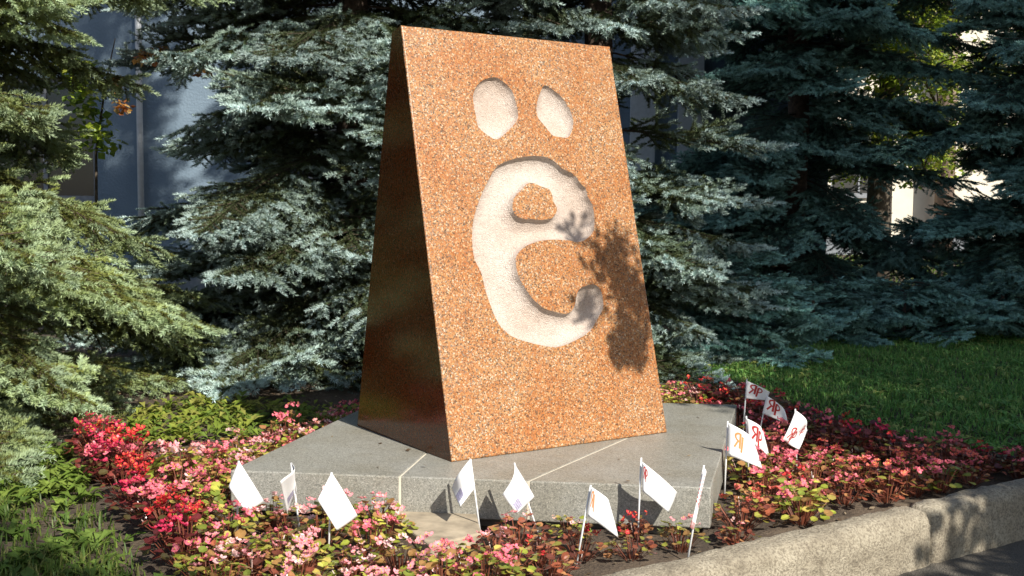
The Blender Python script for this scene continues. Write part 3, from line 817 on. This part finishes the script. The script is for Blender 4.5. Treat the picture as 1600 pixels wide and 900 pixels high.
# ------------------------------------------------------------------ flags
def paper_flag(base, tip, quad, Y, label, dY=(0, 0, 0, 0), bul=.03, prints=(), fold=0.0, stickmat=None):
    """quad: A top at the stick, B lower at the stick, C lower outer, D upper outer (photo pixels, each at its own distance)"""
    Pb, Pt = at(*base, Y=Y), at(*tip, Y=Y + .01)
    root = empty('paper_flag', Pb, label=label, cat='flag', group='small white paper flags stuck in the flower bed')
    o0 = np.array(Pb); dn = (Pb - Pt) / np.linalg.norm(Pb - Pt)
    b = MB(); b.tube([Pb + dn * max(.03, (Pb[2] + .04) / max(.2, -dn[2])) - o0, Pt - o0], .0042, 6); b.build('stick', stickmat or M_STICK, root, True)
    A, B_, C_, D_ = [at(*p, Y=Y - .008 + e) for p, e in zip(quad, dY)]
    nrm = np.cross(D_ - A, B_ - A); nrm /= np.linalg.norm(nrm)
    if nrm @ (EYE - A) < 0: nrm = -nrm
    def surf(u, v, off=0.0):
        p = A * (1 - u) * (1 - v) + D_ * u * (1 - v) + C_ * u * v + B_ * (1 - u) * v
        return p + nrm * (bul * math.sin(math.pi * u) * (1 - .5 * v) + fold * math.sin(2 * math.pi * (u * .8 + v * .3)) * .5 + .004 * math.sin(6 * u + 3 * v) * u * u + off) - o0
    n = 12; V = [surf(a / n, c / n) for c in range(n + 1) for a in range(n + 1)]
    i = np.arange((n + 1) ** 2).reshape(n + 1, n + 1); Q = np.stack([i[:-1, :-1], i[:-1, 1:], i[1:, 1:], i[1:, :-1]], -1).reshape(-1, 4)
    sh = link('paper_sheet', mesh('paper_sheet', V, [Q], [M_PAPER], smooth=True), root)
    sm = sh.modifiers.new('thickness', 'SOLIDIFY'); sm.thickness = .0007
    for kind, u0, v0, u1, v1 in prints:
        pb = MB(); mt_ = M_PRINT
        def ribbon(pts, wd):
            pts = [np.array(q, float) for q in pts]; L_, R_ = [], []
            dense = []
            for a, c in zip(pts[:-1], pts[1:]): dense += [a + (c - a) * t / 3 for t in range(3)]
            dense.append(pts[-1])
            for k, q in enumerate(dense):
                t = dense[min(k + 1, len(dense) - 1)] - dense[max(k - 1, 0)]; t = np.array((-t[1], t[0])) / (np.linalg.norm(t) + 1e-9) * wd / 2
                for lst, w_ in ((L_, q + t), (R_, q - t)): lst.append(surf(u0 + w_[0] * (u1 - u0), v0 + w_[1] * (v1 - v0), .0014))
            pb.add(L_ + R_, [[k, k + 1, len(L_) + k + 1, len(L_) + k] for k in range(len(L_) - 1)])
        if kind == 'mark':
            arc = lambda cx, cy, rx, ry, a0, a1: [(cx + rx * math.cos(R(t)), cy + ry * math.sin(R(t))) for t in np.linspace(a0, a1, 9)]
            ribbon([(.43, .0), (.43, .82)], .14); ribbon([(.60, .12), (.60, 1.0)], .14)
            ribbon(arc(.43, .24, .30, .22, 270, 90), .10); ribbon([(.30, .44), (.08, .84)], .10)
            ribbon(arc(.60, .34, .32, .22, -90, 90), .10)
        elif kind == 'pale':
            arc = lambda cx, cy, rx, ry, a0, a1: [(cx + rx * math.cos(R(t)), cy + ry * math.sin(R(t))) for t in np.linspace(a0, a1, 9)]
            ribbon([(.43, .0), (.43, .82)], .14); ribbon([(.60, .12), (.60, 1.0)], .14); ribbon(arc(.43, .24, .30, .22, 270, 90), .10); ribbon([(.30, .44), (.08, .84)], .10); mt_ = M_PRINTORANGE
        elif kind == 'ring':
            ribbon([(.5 + .45 * math.cos(t), .5 + .45 * math.sin(t)) for t in np.linspace(.6, 4.6, 16)], .12); mt_ = M_PRINTTAN
        elif kind == 'lines':
            for k in range(7): ribbon([(.0, k / 6), (1 - .12 * (k % 3), k / 6)], .045)
            mt_ = M_PRINTGREY
        elif kind == 'block':
            for k in range(4): ribbon([(.12 + .25 * k, 0), (.12 + .25 * k, 1)], .2)
            mt_ = M_PRINTVIO
        elif kind == 'stripe':
            for k in range(9): ribbon([(-.6, k / 9), (1.6, k / 9 + .07)], .05)
        pb.build('printed_mark' if kind in ('mark', 'pale', 'ring') else 'printed_text' if kind == 'lines' else 'printed_block', mt_, root)
    return root


def gy0(px, py): return at(px, py, z=0)[1]


MK = ('pale', .10, .15, .50, .75)
paper_flag((370, 850), (373, 720), [(373, 720), (357, 761), (384, 799), (413, 784)], gy0(370, 852), 'white flag with tan ring and rows of text, leftmost of all', (0, -.02, -.03, .03), .02, [('ring', .04, .05, .22, .35), ('lines', .35, .12, .95, .88)])
paper_flag((469, 835), (455, 723), [(455, 723), (460, 768), (447, 811), (442, 752)], gy0(469, 838), 'narrow white flag seen almost edge on, second from the left', (0, 0, .10, -.10), .02, [('block', .35, .62, .75, .8)], .02)
paper_flag((513, 875), (518, 738), [(518, 738), (496, 781), (526, 829), (559, 806)], gy0(513, 876), 'large blank white flag with tan ring, hanging before the plinth left of the joint', (0, -.03, -.02, .03), .015, [('ring', .04, .08, .25, .75)])
paper_flag((752, 845), (735, 717), [(735, 717), (742, 764), (720, 791), (704, 765)], 4.73, 'white flag with violet striped corner below the stele edge', (0, 0, -.05, .05), .03, [('block', .55, .45, .95, .80)], .01)
paper_flag((851, 862), (803.5, 723), [(804, 724), (834, 776), (806, 803), (786, 773)], 4.70, 'white diamond shaped flag with small grey block on a leaning stick', (0, 0, -.04, -.06), .03, [('block', .62, .60, .92, .92)], .012)
paper_flag((902, 875), (923, 758), [(923, 760), (918, 806), (966, 840), (951, 781)], gy0(902, 880), 'white curling flag with faint red print, nearest the kerb', (0, 0, .05, .04), .03, [('pale', .03, .1, .20, .75)])
paper_flag((996, 845), (1002, 715), [(1003, 721), (1004, 768), (1044, 801), (1058, 769)], 4.685, 'white flag casting a dark shadow on the plinth front', (0, 0, .03, .05), .03, [('mark', .02, .1, .14, .6)])
fl = paper_flag((1075, 872), (1100, 727), [(1100, 730), (1079, 825), (1083, 828), (1101, 742)], gy0(1075, 876), 'rolled up red and white flag on a thin leaning stick', (0, 0, .02, .01), .01, [('stripe', .25, .02, .75, .62), ('stripe', .2, .88, .8, 1.0)])
paper_flag((1131.5, 785), (1137, 658), [(1137, 660), (1136, 711), (1189, 731), (1180, 690)], 5.42, 'bright white flag with faint orange red mark at the plinth right corner', (0, 0, .04, .08), .04, [MK], .02)
paper_flag((1170, 750), (1166, 650), [(1165, 653), (1168, 687), (1200, 713), (1195, 676)], gy0(1170, 752), 'white flag with red mark and a folded lower corner behind the bright one', (0, 0, .05, .06), .03, [('mark', .08, .15, .75, .95)], .02)
paper_flag((1160, 690), (1167, 592), [(1167, 595), (1165, 622.5), (1196, 625), (1203, 613)], gy0(1159, 694), 'shaded grey white flag with red mark standing highest at the back', (0, 0, .05, .08), .03, [('mark', .06, .05, .62, .78)])
paper_flag((1184, 690), (1198.4, 616), [(1198, 618), (1191, 646), (1231, 663), (1226, 640)], gy0(1183, 696), 'shaded flag with red mark curving down behind the folded one', (0, 0, .05, .06), .03, [('mark', .06, .02, .62, .80)])
paper_flag((1245, 745), (1242.5, 639), [(1243, 641), (1220, 686), (1246, 702), (1265, 673)], gy0(1245, 748), 'diamond folded white flag with red mark, rightmost of all', (0, -.06, -.01, .05), .02, [('mark', .08, .45, .60, .98), ('mark', .55, .08, .85, .5)], .03)


# ------------------------------------------------------------------ ground cover
def blades(name, pts, h, wdt, cols, seed, lean=.5, kind_label=None):
    r = np.random.default_rng(seed); n = len(pts); P = np.column_stack([pts, gz(pts[:, 0], pts[:, 1]) - .005])
    a = r.uniform(0, 6.28, n); d = np.stack([np.cos(a), np.sin(a), np.zeros(n)], -1); sd = np.stack([-np.sin(a), np.cos(a), np.zeros(n)], -1)
    hh = h * r.uniform(.45, 1.25, n)[:, None]; ln = (r.random(n) * lean)[:, None]; ww = wdt * r.uniform(.7, 1.2, n)[:, None]
    mid = P + d * hh * ln * .4 + np.array([0, 0, 1]) * hh * .6; tip_ = P + d * hh * ln * 1.2 + np.array([0, 0, 1]) * hh * (1 - .3 * ln)
    V = np.stack([P - sd * ww, P + sd * ww, mid + sd * ww * .7, mid - sd * ww * .7, tip_], 1).reshape(-1, 3)
    i = np.arange(n)[:, None] * 5; tri = np.concatenate([i + [3, 2, 4]]); qd = i + [0, 1, 2, 3]
    col = np.repeat(np.array(cols)[r.integers(0, len(cols), n)] * r.uniform(.7, 1.25, (n, 1)), 5, 0)
    return tag(link(name, mesh(name, V, [tri, qd], [M_GRASS], col=col)), kind='stuff')


def scatter(n, x0, x1, y0, y1, seed, ok, clump=0):
    r = np.random.default_rng(seed); p = np.stack([r.uniform(x0, x1, n), r.uniform(y0, y1, n)], -1)
    return p[[i for i in range(n) if ok(p[i])]]


trunks = [(-4.35, 7.5), (-1.35, 9.7), (.95, 10.1), (3.5, 14.2), (6.2, 13.6)]
lawnpoly = [tuple(at(*p, z=0)[:2]) for p in ((1060, 590), (1160, 600), (1250, 630), (1350, 668), (1480, 700), (1620, 715), (1750, 700), (1750, 505), (1500, 505), (1250, 540), (1060, 570))]
def on_lawn(p): return inpoly(p, lawnpoly)
pts = scatter(130000, 1, 9.5, 5.8, 13.2, 3, on_lawn)
G1 = [(.17, .36, .08), (.20, .40, .09), (.11, .26, .06), (.32, .44, .12)]
blades('lawn_grass', pts, .062, .006, G1, 31, 1.5)
far = scatter(26000, -8, 16, 13, 30, 4, lambda p: True)
blades('far_grass', far, .12, .014, [(.12, .18, .03), (.09, .15, .03)], 32, .8)
leftpoly = [tuple(at(*p, z=0)[:2]) for p in ((-80, 700), (60, 700), (125, 720), (150, 790), (200, 850), (260, 910), (300, 980), (-200, 980), (-200, 720))]
def dens(p):
    e = min(seg_d(p, a, c) for a, c in zip(leftedge[:-1], leftedge[1:]))
    return rng.random() < min(1, .06 + max(0, e - .08) * 2.2) and (mnoise.noise(Vector((p[0] * 2.2, p[1] * 2.2, 5))) > -.12 or rng.random() < .2)
pts = scatter(42000, -3.4, -.9, 3.4, 6.6, 6, lambda p: inpoly(p, leftpoly) and dens(p))
blades('side_grass', pts, .075, .0042, [(.10, .17, .03), (.14, .20, .035), (.07, .12, .025), (.20, .22, .06)], 33, 1.1)


def weeds(name, pts, size, cols, seed, hmax):
    r = np.random.default_rng(seed); V = []; T3 = []; C = []
    for p in pts:
        z0 = float(gz(p[0], p[1])); hh = hmax * r.uniform(.4, 1.1); c = np.array(cols[r.integers(0, len(cols))])
        for k in range(r.integers(5, 9)):
            a = r.uniform(0, 6.28); L = size * r.uniform(.6, 1.3); t = r.uniform(.2, 1.0)
            d = np.array([math.cos(a), math.sin(a), 0]); s = np.array([-math.sin(a), math.cos(a), 0]); b0 = np.array([p[0], p[1], z0 + hh * t * .6]) + d * .01
            m1 = b0 + d * L * .5 + np.array([0, 0, L * .35]); e = b0 + d * L + np.array([0, 0, L * r.uniform(-.1, .5)]); n0 = len(V)
            V += [b0, m1 + s * L * .24, e, m1 - s * L * .24, m1 - np.array([0, 0, L * .06])]; T3 += [[n0, n0 + 1, n0 + 4], [n0 + 1, n0 + 2, n0 + 4], [n0 + 2, n0 + 3, n0 + 4], [n0 + 3, n0, n0 + 4]]
            C += [c * r.uniform(.75, 1.2)] * 5
    return tag(link(name, mesh(name, V, [np.array(T3)], [M_GRASS], col=np.array(C))), kind='stuff')


wp = [tuple(at(*p, z=0)[:2]) for p in ((170, 690), (235, 645), (330, 628), (480, 640), (560, 640), (540, 668), (430, 675), (330, 700), (230, 695))]
YG = [(.20, .27, .04), (.26, .30, .05), (.15, .22, .04), (.30, .30, .07)]
weeds('broadleaf_weeds', scatter(2600, -3.2, 0, 5.5, 9, 8, lambda p: inpoly(p, wp) and rng.random() < .6), .075, YG, 41, .14)
wp2 = [tuple(at(*p, z=0)[:2]) for p in ((-40, 700), (60, 700), (115, 715), (150, 780), (60, 800), (-40, 770))]
weeds('side_weeds', scatter(1500, -3.4, -1.5, 4.6, 7, 9, lambda p: inpoly(p, wp2) and rng.random() < .6), .075, [(.16, .24, .04), (.20, .27, .05)], 42, .11)
weeds('side_weeds', scatter(1600, -3.0, -.9, 3.6, 5.6, 10, lambda p: inpoly(p, leftpoly) and dens(p) and rng.random() < .45), .085, [(.12, .20, .035), (.17, .25, .05), (.09, .15, .03)], 43, .06)
weeds('lawn_weeds', scatter(2600, 1, 9, 5.8, 13.2, 19, lambda p: on_lawn(p) and mnoise.noise(Vector((p[0] * .9, p[1] * .9, 2))) > -.1), .06, [(.20, .40, .10), (.30, .46, .12), (.14, .30, .08), (.45, .48, .14)], 44, .06)
# fallen leaves and needle litter under the trees and between the flowers
r = np.random.default_rng(77)
lp = np.vstack([scatter(900, 1, 8, 6, 13, 14, on_lawn), scatter(2600, -3.5, 5, 7, 12, 12, lambda p: True), scatter(1500, -2.4, 2.6, 4, 7, 13, lambda p: inpoly(p, BED) and not inpoly(p, plate_in) and (p - K0) @ KN < -.01)])
np_ = len(lp); lp = np.vstack([lp, scatter(130, -1.3, 1.4, 4.7, 7, 15, lambda p: inpoly(p, [tuple(q_) for q_ in inset(PLATE, .04)]) and rng.random() < .6)])
n = len(lp); a = r.uniform(0, 6.28, n); L = r.uniform(.012, .05, n)[:, None]; zz = gz(lp[:, 0], lp[:, 1]) + .008; zz[np_:] = .2055; L[np_:] *= .6
P3 = np.column_stack([lp, zz]); d = np.stack([np.cos(a), np.sin(a), r.normal(0, .25, n)], -1); s = np.stack([-np.sin(a), np.cos(a), r.normal(0, .25, n)], -1)
V = np.stack([P3, P3 + d * L * .5 + s * L * .3, P3 + d * L, P3 + d * L * .5 - s * L * .3], 1).reshape(-1, 3); V[:, 2] = np.maximum(V[:, 2], np.repeat(zz, 4) - .004)
col = np.repeat(np.array([(.20, .13, .07), (.30, .22, .12), (.12, .08, .05), (.38, .30, .2)])[r.integers(0, 4, n)], 4, 0)
tag(link('leaf_litter', mesh('leaf_litter', V, [np.arange(n * 4).reshape(-1, 4)], [M_GRASS], col=col)), kind='stuff')

# ------------------------------------------------------------------ young maple with a few turning leaves, between the left spruces
mp = empty('young_maple', at(150, 600, Y=10.6) * (1, 1, 0), label='thin young maple with orange clusters in the gap before the grey wall', cat='tree')
o0 = np.array(mp.location)
b = MB(); tr_ = [np.array([0, 0, -.1]), np.array([.03, 0, .8]), at(150, 240, Y=10.6) - o0, at(165, 130, Y=10.6) - o0, at(180, 60, Y=10.5) - o0]
b.tube(tr_, [.02, .017, .013, .008, .004], 6)
r = np.random.default_rng(3)
for px, py in ((185, 132), (182, 128), (230, 80), (255, 85), (190, 165), (315, 107)):
    b.tube([tr_[3] * .6 + tr_[4] * .4, (tr_[3] + at(px, py, Y=9.6) - o0) / 2 + (0, 0, .08), at(px, py, Y=9.6) - o0], [.006, .004, .002], 4, False)
b.build('trunk', M_DBARK, mp, True)
for cl, cols in (((182, 130), 1), ((225, 92), 1), ((250, 80), 1), ((190, 165), 1), ((318, 108), 1), ((120, 140), 0), ((135, 170), 0), ((150, 205), 0), ((160, 215), 0), ((95, 100), 0), ((130, 110), 0)):
    V, tri, col = leaf_cloud(34 if cols else 70, r, .075 if cols else .18, .065 if cols else .085, [(.75, .38, .10), (.80, .55, .22), (.50, .18, .06)] if cols else YGREEN, .9)
    o = link('leaf_cluster', mesh('leaf_cluster', V, [tri], [M_TREELEAF], col=col), mp); o.location = at(*cl, Y=9.6 if cols else 10.5) - o0

# ------------------------------------------------------------------ the low bough whose shadow falls across the stele
SHADE = [(940, 400, .8), (975, 440, 1.0), (985, 500, 1.1), (975, 545, .9), (925, 470, .6), (1000, 460, .8), (905, 350, .35), (965, 385, .6), (990, 540, .8)]
tx, ty = 7.2, 2.2
lt = empty('broadleaved_tree', (tx, ty, 0), label='slim tree outside the picture whose low bough shades the stele', cat='tree')
b = MB(); b.tube([(0, 0, -.2), (.05, 0, 2.2), (0, .1, 5.5)], [.13, .1, .03], 10)
hub = stele_shade(1120, 470, 3.9) - (tx, ty, 0)
b.tube([(0, 0, 2.6), hub * .5 + (0, 0, 1.7), hub], [.06, .04, .018], 6, False)
r = np.random.default_rng(9)
for px, py, sc in SHADE:
    p = stele_shade(px, py, 3.7 + r.normal(0, .10)) - (tx, ty, 0); b.tube([hub, (hub + p) / 2 + r.normal(0, .02, 3), p], [.012, .008, .003], 4, False)
    V, tri, col = leaf_cloud(int(125 * sc), r, .125 * (.6 + .5 * sc), .06, GREEN, 1.0)
    o = link('foliage', mesh('foliage', V, [tri], [M_TREELEAF], col=col), lt); o.location = p
b.build('trunk', M_DBARK, lt, True)
